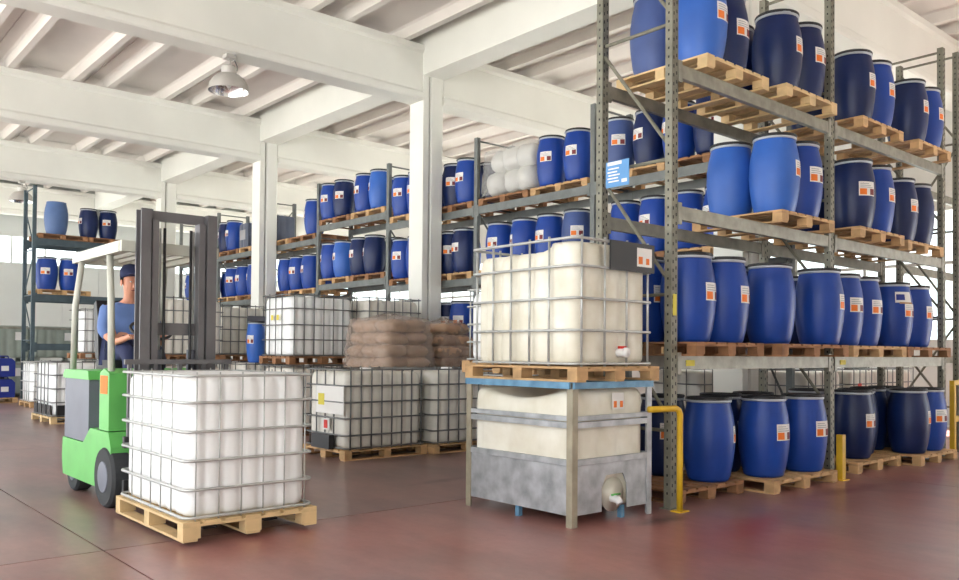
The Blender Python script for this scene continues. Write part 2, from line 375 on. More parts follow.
V_, F_ = tube_geo([(.210, -.035, .742), (.220, -.02, .744), (.220, .035, .744), (.213, .05, .742)], .006, 6); LEVER = mesh('lever', V_, F_, M_ring, True)
def drum(x, y, z, colour, ang, label, group, lid=True, lab=True, s=1.0, sh=1.0):
    t = thing('drum', label, 'drum', (x, y, z), R(ang), group); t.scale = (s, s, sh)
    link('drum_body', BODY[colour], t)
    if lid:
        ro = (0, 0, random.uniform(0, 6.28)); link('lid', LID, t, rot=ro); rg = link('clamp_ring', RING, t, rot=ro); link('lever', LEVER, rg)
    else: link('lid', STEELTOP, t)
    if lab:
        l = link('label', LAB, t); link('hazard_square', SQ1, l); link('hazard_square', SQ2, l); link('print_lines', TXT, l)
    return t

# ------------------------------------------------------------------ racks
def upright(t, x, y, h, mt, wx=0.085, wy=0.07, slots=False, z0=0.0, faces='xy'):
    u = box('upright', x-wx/2, x+wx/2, y-wy/2, y+wy/2, z0, h, mt, t)
    if slots:
        L = []; z = 0.12; k = 0
        while z < h-0.05:
            for s in (-1, 1):
                if 'y' in faces: L.append((s*.02-.006, s*.02+.006, -wy/2-.0015, -wy/2+.002, z+(s*.012), z+.028+(s*.012)))
                if 'x' in faces and s == 1: L.append((-wx/2-.0015, -wx/2+.002, -.007, .007, z, z+.02))
            z += 0.075
        boxes('slot_row', L, M_slot, u)['kind'] = 'stuff'
    return u
def beam(t, a, b, fixed, z, mt, axis, hgt=0.115, th=0.05, tagm=None):
    # beam top at z, running along axis from a to b
    if axis == 'x': L = [(a, b, fixed-th/2, fixed+th/2, z-hgt, z), (a, a+.05, fixed-th/2-.006, fixed-th/2+.01, z-hgt-.04, z+.03), (b-.05, b, fixed-th/2-.006, fixed-th/2+.01, z-hgt-.04, z+.03)]
    else: L = [(fixed-th/2, fixed+th/2, a, b, z-hgt, z), (fixed-th/2-.006, fixed-th/2+.01, a, a+.05, z-hgt-.04, z+.03), (fixed-th/2-.006, fixed-th/2+.01, b-.05, b, z-hgt-.04, z+.03)]
    V, Fc = [], []
    for q in L:
        n = len(V); V += bv(*q); Fc += [tuple(i+n for i in f) for f in BF]
    return link('shelf_beam', mesh('shelf_beam', V, Fc, mt), t)
def brace(t, p, q, mt, r=0.016): return tube('brace', [p, q], r, mt, t, 6, smooth=False)
def frame(t, p, q, h, mt, slots=False, z_first=0.35, pitch=1.15, same=False, **kw):
    """end frame: uprights at p and q (x,y), zig-zag bracing between"""
    upright(t, p[0], p[1], h, mt, slots=slots, **kw); upright(t, q[0], q[1], h, mt, slots=slots, **kw)
    for c in (p, q): box('foot_plate', c[0]-.07, c[0]+.07, c[1]-.06, c[1]+.06, 0, .008, mt, t)
    z = z_first; k = 0
    while z+pitch*0.5 < h:
        brace(t, (p[0], p[1], z), (q[0], q[1], z), mt)
        z2 = min(z+pitch-.06, h-.08)
        if same: brace(t, (p[0], p[1], z+.08), (q[0], q[1], z2), mt)
        elif k % 2 == 0: brace(t, (q[0], q[1], z+.05), (p[0], p[1], z2), mt)
        else: brace(t, (q[0], q[1], z2), (p[0], p[1], z+.05), mt)
        z += pitch; k += 1
    brace(t, (p[0], p[1], h-.05), (q[0], q[1], h-.05), mt)

# near rack, running along x
R1Y0, R1Y1 = 4.235, 5.0
R1X = [5.80, 8.58, 11.62]; LV1 = [1.28, 2.55, 3.76]
r1 = thing('pallet_rack', 'tall grey perforated steel pallet rack nearest the camera, at the right', 'rack')
for i, x in enumerate(R1X): frame(r1, (x, R1Y0), (x, R1Y1), 5.32 if i else 5.9, M_upr, slots=True, z_first=0.65, pitch=1.15, same=True)
for i in range(2):
    a, b = R1X[i]+.0425, R1X[i+1]-.0425
    for z in LV1:
        for yy in (R1Y0-.012, R1Y1): 
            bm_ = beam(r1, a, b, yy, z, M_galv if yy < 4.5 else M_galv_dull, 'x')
    box('shelf_tag', a+.12, a+.24, R1Y0-.0445, R1Y0-.038, LV1[0]-.085, LV1[0]-.035, M_yelpaper, r1)
box('upright_tag', R1X[0]-.022, R1X[0]+.022, R1Y0-.042, R1Y0-.036, 1.62, 1.8, M_yelpaper, r1)
SH = ['on the floor under', 'on the first shelf of', 'on the second shelf of', 'on the top shelf of']
SHN = ['floor level', 'first shelf', 'second shelf', 'top shelf']
ZB = [0.0]+LV1; PH = 0.12
def pal1(lv, x0, x1, y0, which, wood=None):
    pallet(x0, y0, ZB[lv], x1-x0, 1.0, f'wooden pallet {SH[lv]} the near rack, {which}', 'pallets in the near rack', wood, 'y')
pal1(0, 5.96, 6.99, 4.275, 'left bay, left pallet', M_wood_dark); pal1(0, 7.12, 8.36, 4.04, 'left bay, right pallet', M_wood)
pal1(0, 9.08, 10.2, 4.16, 'right bay, left pallet', M_wood); pal1(0, 10.3, 11.42, 3.98, 'right bay, right pallet', M_wood)
pal1(1, 5.92, 6.98, 4.06, 'left bay, left pallet', M_wood_dark); pal1(1, 7.14, 8.46, 3.97, 'left bay, right pallet', M_wood_dark)
pal1(1, 8.72, 10.05, 4.04, 'right bay, left pallet', M_wood); pal1(1, 10.2, 11.5, 4.08, 'right bay, right pallet', M_wood_dark)
pal1(2, 7.26, 8.3, 4.04, 'left bay, only pallet', M_wood); pal1(2, 8.79, 9.9, 4.0, 'right bay, left pallet', M_wood); pal1(2, 10.25, 11.33, 4.1, 'right bay, right pallet', M_wood)
pal1(3, 6.09, 7.09, 4.08, 'left bay, left pallet', M_wood_pale); pal1(3, 7.32, 8.33, 4.03, 'left bay, right pallet', M_wood_pale)
pal1(3, 8.92, 9.95, 4.03, 'right bay, left pallet', M_wood); pal1(3, 10.38, 11.38, 4.03, 'right bay, right pallet', M_wood)
CN = dict(bright='bright blue', mid='blue', dusty='dusty blue', navy='navy blue', steel='pale steel blue')
D1 = [ # level, row, x, y, colour, label angle
 [(6.74, 4.49, 'mid', -55), (7.42, 4.32, 'mid', -96), (8.10, 4.28, 'mid', -96), (9.55, 4.44, 'navy', -95), (10.6, 4.24, 'navy', -72), (11.12, 4.24, 'mid', -108)],
 [(6.19, 4.34, 'mid', -82), (6.71, 4.33, 'mid', -80), (7.46, 4.28, 'mid', 60), (8.27, 4.19, 'mid', -75), (8.95, 4.3, 'mid', -105), (9.46, 4.32, 'mid', -98), (10.45, 4.38, 'mid', -95), (11.1, 4.4, 'mid', -90)],
 [(7.56, 4.29, 'bright', -72), (8.04, 4.3, 'mid', -100), (9.16, 4.26, 'navy', -115), (9.65, 4.26, 'mid', -85), (10.55, 4.36, 'navy', -92), (11.05, 4.36, 'navy', 40)],
 [(6.36, 4.34, 'bright', -84), (6.85, 4.42, 'navy', -92), (7.6, 4.29, 'navy', -78), (8.07, 4.29, 'navy', -92), (9.2, 4.28, 'navy', -84), (9.7, 4.28, 'mid', -84), (10.66, 4.28, 'navy', -84), (11.13, 4.28, 'mid', -84)]]
for lv, row in enumerate(D1):
    for k, (x, y, c, a) in enumerate(row):
        drum(x, y, ZB[lv]+PH, c, a, f'{CN[c]} drum, {ORD[k]} from left in the front row, near rack {SHN[lv]}', 'drums in the near rack')
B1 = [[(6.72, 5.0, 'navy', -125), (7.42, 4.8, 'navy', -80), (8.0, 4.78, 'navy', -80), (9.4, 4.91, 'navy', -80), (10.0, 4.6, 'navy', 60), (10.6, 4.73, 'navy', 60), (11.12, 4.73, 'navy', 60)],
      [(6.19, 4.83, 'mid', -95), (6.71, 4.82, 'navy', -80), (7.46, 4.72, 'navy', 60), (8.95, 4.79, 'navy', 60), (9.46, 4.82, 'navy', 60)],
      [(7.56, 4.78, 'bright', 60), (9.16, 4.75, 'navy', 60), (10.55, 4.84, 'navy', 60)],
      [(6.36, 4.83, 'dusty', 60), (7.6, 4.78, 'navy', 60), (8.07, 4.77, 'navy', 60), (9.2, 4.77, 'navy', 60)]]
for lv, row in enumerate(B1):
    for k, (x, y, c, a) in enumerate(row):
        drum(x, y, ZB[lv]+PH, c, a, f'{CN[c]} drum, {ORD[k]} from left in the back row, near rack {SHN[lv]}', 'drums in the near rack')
# torn wrapper on one drum of the first shelf
tp = thing('torn_label_sheet', 'torn white and brown paper stuck on a blue drum, first shelf, right bay', 'paper', (10.45, 4.38, ZB[1]+PH), R(-118))
link('paper_sheet', patch('paper_sheet', -.5, .45, .53, .66, .004, M_paper, 8, 3), tp); link('dark_patch', patch('dark_patch', -.45, .0, .56, .63, .006, M_crate, 4, 2), tp)
link('brown_edge', patch('brown_edge', -.3, .5, .515, .535, .006, M_card, 5, 1), tp)
# rack standing at the right edge
r4 = thing('pallet_rack', 'grey perforated rack upright frame at the right edge of the picture', 'rack')
frame(r4, (12.33, 4.3), (12.33, 5.05), 5.45, M_upr, slots=True, z_first=.6, pitch=1.2); frame(r4, (15.0, 4.3), (15.0, 5.05), 5.45, M_galv, z_first=.6, pitch=1.2)
for z in (1.3, 2.6, 3.8):
    for yy in (4.3, 5.05): beam(r4, 12.3725, 14.9575, yy, z, M_galv, 'x')

# long rack behind the columns, running along y and facing -x
R2X0, R2X1 = 9.325, 10.15
R2Y = [5.53, 8.2, 10.86, 13.52, 16.23, 18.9, 21.55, 24.2]
r2 = thing('pallet_rack', 'long grey pallet rack running behind the white columns', 'rack')
for y in R2Y: frame(r2, (R2X0, y), (R2X1, y), 5.0, M_rack2, z_first=.5, pitch=1.1, wx=.07, wy=.085)
def lv2(b): return [1.30, 2.58, 3.80] if b != 3 else [1.34, 2.75, 4.05]
for b in range(7):
    for z in lv2(b):
        for xx in (R2X0-.01, R2X1): beam(r2, R2Y[b]+.0425, R2Y[b+1]-.0425, xx, z, M_rack2, 'y', hgt=.125)
BAY = ['behind the near rack', 'with the white bags', 'crossed by the middle column', 'with the raised shelves', 'between two columns', 'at the second column', 'seen past the forklift mast']
SH2 = {1: 'first shelf', 2: 'second shelf', 3: 'top shelf'}
X2 = 9.43
R2D = {(0, 3): [(6.25, 'navy'), (6.75, 'mid'), (7.25, 'navy'), (7.8, 'dusty')], (1, 3): [(8.6, 'mid'), (9.17, 'mid')],
       (2, 3): [(11.22, 'mid'), (11.72, 'navy'), (12.68, 'mid'), (13.17, 'mid')], (3, 3): [(13.98, 'bright'), (14.52, 'mid'), (15.36, 'navy'), (15.9, 'mid')],
       (4, 3): [(16.6, 'mid')], (5, 3): [(20.78, 'mid'), (21.25, 'navy')], (6, 3): [(22.0, 'mid'), (22.5, 'navy')],
       (0, 2): [(6.1, 'mid'), (6.62, 'mid'), (7.15, 'mid'), (7.68, 'mid')], (1, 2): [(8.62, 'dusty'), (9.2, 'mid'), (9.78, 'mid'), (10.38, 'mid')],
       (2, 2): [(11.3, 'navy'), (11.8, 'navy'), (12.68, 'mid'), (13.17, 'mid')], (3, 2): [(14.16, 'navy'), (14.68, 'navy'), (15.34, 'bright'), (15.86, 'mid')],
       (4, 2): [(16.72, 'mid'), (17.3, 'mid'), (17.85, 'mid')], (5, 2): [(19.5, 'mid'), (20.15, 'mid'), (20.8, 'mid')], (6, 2): [(22.2, 'mid'), (22.8, 'navy'), (23.5, 'mid')],
       (0, 1): [(6.2, 'mid'), (6.8, 'mid'), (7.6, 'navy')], (1, 1): [(8.7, 'navy'), (9.3, 'navy'), (10.2, 'navy')], (2, 1): [(11.35, 'mid'), (11.9, 'navy'), (13.0, 'navy')], (3, 1): [(14.1, 'navy'), (15.4, 'navy')]}
for (b, l), ds in R2D.items():
    z = lv2(b)[l-1]
    y0, y1 = R2Y[b]+.06, R2Y[b+1]-.06
    half = (y1-y0)/2
    for h_ in range(2):
        pallet(9.28, y0+h_*half+.03, z, 1.0, half-.06, f'wooden pallet, {("right", "left")[h_]} half, long rack {SH2[l]}, bay {BAY[b]}', 'pallets in the long rack',
               [M_wood, M_wood_dark][(b+h_+l) % 2], 'x')
    for k, (y, c) in enumerate(sorted(ds, reverse=True)):
        drum(9.53 if 11.4 < y < 12.5 else X2, y, z+PH, c, 180+random.uniform(-35, 45), f'{CN[c]} drum, {ORD[k]} from left, long rack {SH2[l]}, bay {BAY[b]}', 'drums in the long rack')
    if l > 1:
        for k, (y, c) in enumerate(sorted(ds, reverse=True)):
            if (k+b+l) % 2 == 0:
                drum(X2+.5, y, z+PH, 'navy' if k % 2 else 'mid', 60, f'blue back drum, {ORD[k]} place, long rack {SH2[l]}, bay {BAY[b]}', 'drums in the long rack')

def rrect(lx, ly, rad, n_per=10, ripple=0.0, nx=5, ny=5):
    """rounded rectangle outline, optional vertical fluting between the cage bars"""
    P = []
    def side(p, q, L, nb, nrm):
        N = max(2, nb*6)
        for i in range(N):
            s = i/N; d = -ripple*(0.5+0.5*math.cos(2*math.pi*s*nb))**3
            P.append((p[0]+(q[0]-p[0])*s+nrm[0]*d, p[1]+(q[1]-p[1])*s+nrm[1]*d))
    a, b = lx/2, ly/2
    side((-a+rad, -b), (a-rad, -b), lx, nx, (0, -1)); P.extend((a-rad+rad*math.sin(t), -b+rad-rad*math.cos(t)) for t in [math.pi/2*i/6 for i in range(6)])
    side((a, -b+rad), (a, b-rad), ly, ny, (1, 0)); P.extend((a-rad+rad*math.cos(t), b-rad+rad*math.sin(t)) for t in [math.pi/2*i/6 for i in range(6)])
    side((a-rad, b), (-a+rad, b), lx, nx, (0, 1)); P.extend((-a+rad-rad*math.sin(t), b-rad+rad*math.cos(t)) for t in [math.pi/2*i/6 for i in range(6)])
    side((-a, b-rad), (-a, -b+rad), ly, ny, (-1, 0)); P.extend((-a+rad-rad*math.cos(t), -b+rad-rad*math.sin(t)) for t in [math.pi/2*i/6 for i in range(6)])
    return P
def pillow_mesh(nm, lx, ly, lz, mt, seed=0, n=18, e=0.68, rough=0.045):
    rnd = random.Random(seed); V, Fc = [], []; nv = 10
    ph = [rnd.uniform(0, 6.28) for _ in range(4)]
    sg = lambda v, p: math.copysign(abs(v)**p, v)
    for j in range(nv+1):
        v = -math.pi/2+math.pi*j/nv
        for i in range(n):
            u = 2*math.pi*i/n
            x = sg(math.cos(v), e)*sg(math.cos(u), e*.8); y = sg(math.cos(v), e)*sg(math.sin(u), e*.8); z = sg(math.sin(v), e*1.3)
            d = 1+rough*(math.sin(3*u+ph[0])+math.sin(5*u+4*v+ph[1])+.7*math.sin(7*v+2*u+ph[2]))
            V.append((x*lx/2*d, y*ly/2*d, lz/2+z*lz/2*d))
    for j in range(nv):
        for i in range(n): i2 = (i+1) % n; Fc.append((j*n+i, j*n+i2, (j+1)*n+i2, (j+1)*n+i))
    return mesh(nm, V, Fc, mt, True)
M_film = bpy.data.materials.new('clear_stretch_film'); M_film.use_nodes = True
nf = M_film.node_tree; pf = nf.nodes['Principled BSDF']; pf.inputs['Base Color'].default_value = (.55, .43, .35, 1); pf.inputs['Roughness'].default_value = .12; pf.inputs['Specular IOR Level'].default_value = 1.0
nn = nf.nodes.new('ShaderNodeTexNoise'); nn.inputs['Scale'].default_value = 9.0; nn.inputs['Detail'].default_value = 4; nn.inputs['Distortion'].default_value = 1.5
tcf = nf.nodes.new('ShaderNodeTexCoord'); nf.links.new(tcf.outputs['Object'], nn.inputs['Vector'])
bf = nf.nodes.new('ShaderNodeBump'); bf.inputs['Strength'].default_value = 1.0; bf.inputs['Distance'].default_value = .06; nf.links.new(nn.outputs['Fac'], bf.inputs['Height']); nf.links.new(bf.outputs[0], pf.inputs['Normal'])
tf = nf.nodes.new('ShaderNodeBsdfTransparent'); mf = nf.nodes.new('ShaderNodeMixShader'); mf.inputs[0].default_value = .42
nf.links.new(tf.outputs[0], mf.inputs[1]); nf.links.new(pf.outputs[0], mf.inputs[2]); nf.links.new(mf.outputs[0], nf.nodes['Material Output'].inputs[0])
M_film_w = M_film.copy(); M_film_w.name = 'clear_film_over_white'; M_film_w.node_tree.nodes['Principled BSDF'].inputs['Base Color'].default_value = (.8, .8, .78, 1)
for q_ in M_film_w.node_tree.nodes:
    if q_.type == 'MIX_SHADER': q_.inputs[0].default_value = .22
    if q_.type == 'BUMP': q_.inputs['Strength'].default_value = .35
def film_mesh(lx, ly, h, taper, nz, seed):
    rnd = random.Random(seed); out = rrect(lx, ly, .14, nx=3, ny=3); n = len(out); V, Fc = [], []
    ph = [rnd.uniform(0, 6.28) for _ in range(6)]; K = nz*5
    for j in range(K+1):
        f = j/K; tp_ = 1-taper*f*f
        for i, (x, y) in enumerate(out):
            a = 2*math.pi*i/n
            d = .018*abs(math.sin(math.pi*f*nz))+.012*math.sin(9*a+14*f+ph[0])*math.sin(5*a-23*f+ph[1])+.008*math.sin(21*a+40*f+ph[2])+rnd.uniform(-.004, .004)
            L = math.hypot(x, y); V.append((x*tp_+x/L*d, y*tp_+y/L*d, f*h+.02*math.sin(3*a+ph[3])*f))
    for k, sc in enumerate((.8, .4, .1)):
        for i, (x, y) in enumerate(out):
            a = 2*math.pi*i/n; V.append((x*(1-taper)*sc, y*(1-taper)*sc, h+.02+.03*k+.02*math.sin(4*a+ph[4]+k)))
    for j in range(K+3):
        for i in range(n): i2 = (i+1) % n; Fc.append((j*n+i, j*n+i2, (j+1)*n+i2, (j+1)*n+i))
    return mesh('stretch_film', V, Fc, M_film, True)
def bag_stack(name, label, x0, y0, z0, nx, ny, nz, lx, ly, lz, mt, taper=0.0, cat='bags', film=None):
    cx, cy = x0+nx*lx/2, y0+ny*ly/2
    t = thing(name, label, cat, (cx, cy, z0))
    meshes = [pillow_mesh('bag', lx*1.06, ly*1.06, lz*1.12, mt, s) for s in range(4)]
    for k in range(nz):
        f = 1-taper*(k/max(1, nz-1))**2
        for i in range(nx):
            for j in range(ny):
                o = link('bag', meshes[(i+2*j+3*k) % 4], t, ((i-(nx-1)/2)*lx*f+random.uniform(-.02, .02), (j-(ny-1)/2)*ly*f+random.uniform(-.02, .02), k*lz), (random.uniform(-.07, .07), random.uniform(-.07, .07), random.uniform(-.16, .16)))
    fo = link('stretch_film', film_mesh(nx*lx*1.06+.10, ny*ly*1.06+.10, nz*lz+.03, taper, nz, int(lx*1000)+nz), t)
    if film: fo.data.materials[0] = film
    return t
bag_stack('bag_bundle', 'white plastic bags wrapped together on the top shelf between drums', 9.30, 9.5, 3.92+.02, 2, 3, 2, .44, .37, .37, M_whitebag, taper=.08, film=M_film_w)

# ------------------------------------------------------------------ wall sign on the near rack
sg_ = thing('sign', 'blue information sign with white lettering on the near rack end frame', 'sign', (5.78, 4.765, 2.78))
SROT = (0, 0, R(-90))
box('sign_board', -.05, -.042, -.13, .13, 0, .23, M_signblue, sg_)
for k, (a, b, z, h_) in enumerate([(-.11, .05, .195, .03), (-.1, .02, .158, .012), (-.11, .0, .128, .012), (-.1, .03, .1, .012), (-.11, .01, .072, .012), (-.1, .02, .044, .012), (.05, .11, .03, .03)]):
    box('lettering', -.0515, -.05, -b, -a, z, z+h_, M_paper, sg_)

# ------------------------------------------------------------------ IBC tanks
def tank_mesh(lx, ly, h, mt, nx, ny, ripple=0.014, rad=0.11, top=None):
    out = rrect(lx, ly, rad, ripple=ripple, nx=nx, ny=ny); n = len(out)
    lay = [(0, .93), (.01, .97), (.035, .993), (.07, 1), (h*.35, 1), (h*.7, 1), (h-.1, 1), (h-.055, .99), (h-.02, .965), (h-.004, .92), (h, .85), (h+.004, .5)]
    V, Fc = [], []
    for z, s in lay:
        for x, y in out:
            zz = z
            if top and z > h*.6: zz = z-top(x/lx+.5, y/ly+.5)*min(1, (z-h*.6)/(h*.3))
            V.append((x*s, y*s, zz))
    for j in range(len(lay)-1):
        for i in range(n): i2 = (i+1) % n; Fc.append((j*n+i, j*n+i2, (j+1)*n+i2, (j+1)*n+i))
    Fc.append(tuple(range(n-1, -1, -1))); k = (len(lay)-1)*n; Fc.append(tuple(k+i for i in range(n)))
    return mesh('tank', V, Fc, mt, True)
def ibc(x0, y0, z0, lx, ly, h, label, tmat, bmat, nx=5, ny=5, rings=(0.01, .25, .5, .75, .985), r=0.011, group='caged liquid tanks', top=None, cap=True, valve=None, name='tank_container', rv=None, gapt=0.05, tank_h=None, ripple=.022):
    t = thing(name, label, 'tank', (x0+lx/2, y0+ly/2, z0), 0, group)
    tm = link('tank', tank_mesh(lx-.06, ly-.06, (tank_h or h-gapt)-.015, tmat, nx, ny, top=top, ripple=ripple), t, (0, 0, .012))
    rad = .07
    for f in rings:
        loop = [(x, y, 0) for x, y in rrect(lx, ly, rad)]
        # thin out straight samples
        loop = [p for i, p in enumerate(loop) if not (abs(abs(p[0])-lx/2) < 1e-6 and abs(p[1]) < ly/2-rad-.001 and i % 60) and not (abs(abs(p[1])-ly/2) < 1e-6 and abs(p[0]) < lx/2-rad-.001 and i % 60)]
        key = ('ring', lx, ly, r, bmat.name)
        if key not in CACHE: V, Fc = tube_geo(loop, r, 6, True); CACHE[key] = mesh('horizontal_bar', V, Fc, bmat, True)
        link('horizontal_bar', CACHE[key], t, (0, 0, r+f*(h-2*r)))
    rr = rv or r*.85; key = ('vb', h, rr, bmat.name)
    if key not in CACHE: V, Fc = tube_geo([(0, 0, 0.0), (0, 0, h)], rr, 6); CACHE[key] = mesh('vertical_bar', V, Fc, bmat, True)
    for i in range(nx+1):
        xx = -lx/2+rad+(lx-2*rad)*i/nx
        for s in (-1, 1): link('vertical_bar', CACHE[key], t, (xx, s*(ly/2-.005), 0))
    for j in range(1, ny):
        yy = -ly/2+rad+(ly-2*rad)*j/ny
        for s in (-1, 1): link('vertical_bar', CACHE[key], t, (s*(lx/2-.005), yy, 0))
    if cap:
        V, Fc = lathe([(.085, 0), (.085, .02), (.075, .03), (.075, .045), (.02, .048)], 16)
        link('filler_cap', mesh('filler_cap', V, Fc, M_tankwhite), t, (0, 0, h-gapt-.005-(top(.5, .5) if top else 0)))
    if valve:
        ax, off, col = valve     # axis '-x' or '-y', offset along the face, colour
        V, Fc = tube_geo([(0, 0, 0), (0, 0, .05), (0, 0, .1)], .035, 10)
        rot = (0, R(-90), 0) if ax == '-x' else (R(90), 0, 0)
        loc = (-lx/2+.05, off, .11) if ax == '-x' else (off, -ly/2+.05, .11)
        v = link('valve', mesh('valve', V, Fc, col, True), t, loc, rot)
        V, Fc = tube_geo([(0, 0, 0), (.0, .0, .025)], .04, 12); link('valve_cap', mesh('valve_cap', V, Fc, col, True), v, (0, 0, .085))
        link('valve_handle', bxm(.035, .02, .06, M_red if col != M_black else M_black), v, (.0, .04, .03))
    return t
def plate_label(t, nm, face, a0, a1, z0, z1, pos, mt, th=.004):
    if face == '-x': return box(nm, pos-th, pos, a0, a1, z0, z1, mt, t)
    return box(nm, a0, a1, pos-th, pos, z0, z1, mt, t)

# the stack in the foreground: a tank in a steel frame below, a caged tank above
FX0, FX1, FY0, FY1 = 4.555, 5.50, 4.20, 5.42
ft = thing('framed_tank', 'cream plastic tank in a galvanised steel frame, lower of the front stack', 'tank', ((FX0+FX1)/2, (FY0+FY1)/2, 0))
hx, hy = (FX1-FX0)/2, (FY1-FY0)/2
tk = tank_mesh(hx*2-.07, hy*2-.07, .93, M_cream, 3, 3, ripple=.02, rad=.1, top=lambda u, v: .09*max(0, math.sin(v*3.0))*(1-.5*u))
link('tank', tk, ft, (0, 0, .10))
for sx in (-1, 1):
    for sy in (-1, 1):
        p = [(sx*hx, sy*hy), (sx*(hx-.06), sy*hy), (sx*(hx-.06), sy*(hy-.008)), (sx*(hx-.008), sy*(hy-.008)), (sx*(hx-.008), sy*(hy-.06)), (sx*hx, sy*(hy-.06))]
        prism('corner_post', p, 'z', 0, 1.075, M_post if sx < 0 else M_sheet, ft)
for s in (-1, 1):
    box('top_rail', -hx, hx, s*hy-.018, s*hy+.018, 1.03, 1.08, M_bluesteel, ft); box('top_rail', s*hx-.018, s*hx+.018, -hy+.02, hy-.02, 1.03, 1.08, M_bluesteel, ft)
    for zc, hh in ((.735, .045), (.79, .035), (.455, .045)):
        box('side_rail', -hx+.06, hx-.06, s*(hy-.012)-.012, s*(hy-.012)+.012, zc, zc+hh, M_sheet, ft)
        box('side_rail', s*(hx-.012)-.012, s*(hx-.012)+.012, -hy+.06, hy-.06, zc, zc+hh, M_sheet, ft)
for s in (-1, 1): box('side_sheet', s*(hx-.012)-.004, s*(hx-.012)+.004, -hy+.03, hy-.03, .085, .452, M_sheet, ft)
box('side_sheet', -hx+.03, hx-.03, hy-.016, hy-.008, .085, .452, M_sheet, ft)
pr_ = [(-hx+.03, .085), (-.13, .085), (-.13, .27), (-.08, .36), (.12, .36), (.17, .27), (.17, .085), (hx-.03, .085), (hx-.03, .452), (-hx+.03, .452)]
prism('front_sheet', pr_, 'y', -hy+.008, -hy+.016, M_sheet, ft)
for s_ in (-1, 1):
    box('foot', .14, .18, s_*(hy-.06)-.02, s_*(hy-.06)+.02, 0, .1, M_bluesteel, ft); box('foot', s_*(hx-.04)-.02, s_*(hx-.04)+.02, -.02, .02, 0, .1, M_bluesteel, ft)
V, Fc = tube_geo([(0, 0, 0), (0, -.05, 0), (0, -.09, -.005), (0, -.11, -.03)], .03, 10); vv = link('valve', mesh('valve', V, Fc, M_tankwhite, True), ft, (.01, -hy+.055, .17))
tube('valve_handle', [(-.03, -.05, .03), (.05, -.07, .035)], .008, M_green, vv, 6)
V, Fc = lathe([(.02, 0), (.11, .004), (.135, .02)], 20); link('valve_dish', mesh('valve_dish', V, Fc, M_cream, True), ft, (.02, -hy+.05, .2), (R(90), 0, 0))
lb = box('label', .0, .14, -hy+.018, -hy+.021, .86, .99, M_paper, ft); link('hazard_square', bxm(.035, .002, .05, M_orange), lb, (-.035, -.002, .015)); link('hazard_square', bxm(.035, .002, .05, M_orange), lb, (.04, -.002, .015))
pallet(4.565, 4.165, 1.08, .985, 1.29, 'stained wooden pallet between the two tanks of the front stack', None, M_wood, 'y', .115)
ut = ibc(4.60, 4.215, 1.195, .935, 1.215, 1.0, 'cream plastic tank in a zinc cage, top of the front stack', M_cream, M_cage, 3, 5, (.01, .27, .52, .77, .985), .0115,
         top=lambda u, v: .06*(1 if v > .30 else max(0, (v-.22)/.08))+.0, valve=('-y', .06, M_tankwhite), gapt=.035, ripple=.03)
bp_ = box('black_plate', -.10, .45, -.63, -.62, .755, .985, M_black, ut)
pl_ = link('label', bxm(.19, .003, .15, M_paper), bp_, (.145, -.004, .045)); link('hazard_square', bxm(.05, .003, .06, M_orange), pl_, (-.05, -.002, .02)); link('hazard_square', bxm(.04, .003, .05, M_orange), pl_, (.04, -.002, .02))

# row of caged tanks on the floor in the middle
def wood_under(x0, y0, lx, ly, z, lab, wood=None): pallet(x0, y0, z, lx, ly, lab, None, wood or M_wood, 'x')
wood_under(5.22, 8.43, 1.22, 1.0, 0, 'wooden pallet under the white tank with the large side label')
b4 = ibc(5.24, 8.45, .12, 1.18, .96, .98, 'white caged tank with a large side label and black valve box', M_tankgrey, M_cage_dark, 7, 4, (.01, .17, .38, .58, .785, .985), .011, valve=('-x', -.02, M_black))
plate_label(b4, 'side_label', '-x', -.44, .2, .42, .76, -.592, M_paper); yl = plate_label(b4, 'hazard_mark', '-x', .0, .14, .52, .66, -.598, M_yelpaper)
plate_label(b4, 'red_mark', '-x', -.12, .04, .22, .36, -.592, M_paper); plate_label(b4, 'red_mark', '-x', -.08, .0, .24, .34, -.598, M_red)
box('valve_box', -.66, -.585, -.22, .2, .0, .17, M_black, b4)
wood_under(6.46, 8.33, 1.2, 1.0, 0, 'wooden pallet under the second white tank of the middle row')
ibc(6.48, 8.35, .12, 1.16, .96, .98, 'white caged tank partly hidden behind the front stack', M_tankgrey, M_cage_dark, 6, 4, (.01, .17, .38, .58, .785, .985), .011)
# tank peeking out at the left of the front stack
wood_under(5.66, 5.6, .9, .98, 0, 'wooden pallet on the floor right behind the front stack')
ibc(5.68, 5.62, .12, .86, .94, .97, 'white caged tank low down right behind the front stack', M_tankwhite, M_cage, 5, 4, (.01, .25, .5, .75, .985), .010)
wood_under(5.53, 5.6, 1.04, 1.06, 1.09, 'wooden pallet on top of the tank behind the front stack')
ibc(5.55, 5.62, 1.21, 1.0, 1.02, .75, 'white caged tank peeking out left behind the top tank of the front stack', M_tankwhite, M_cage, 5, 4, (.01, .25, .5, .75, .985), .010)

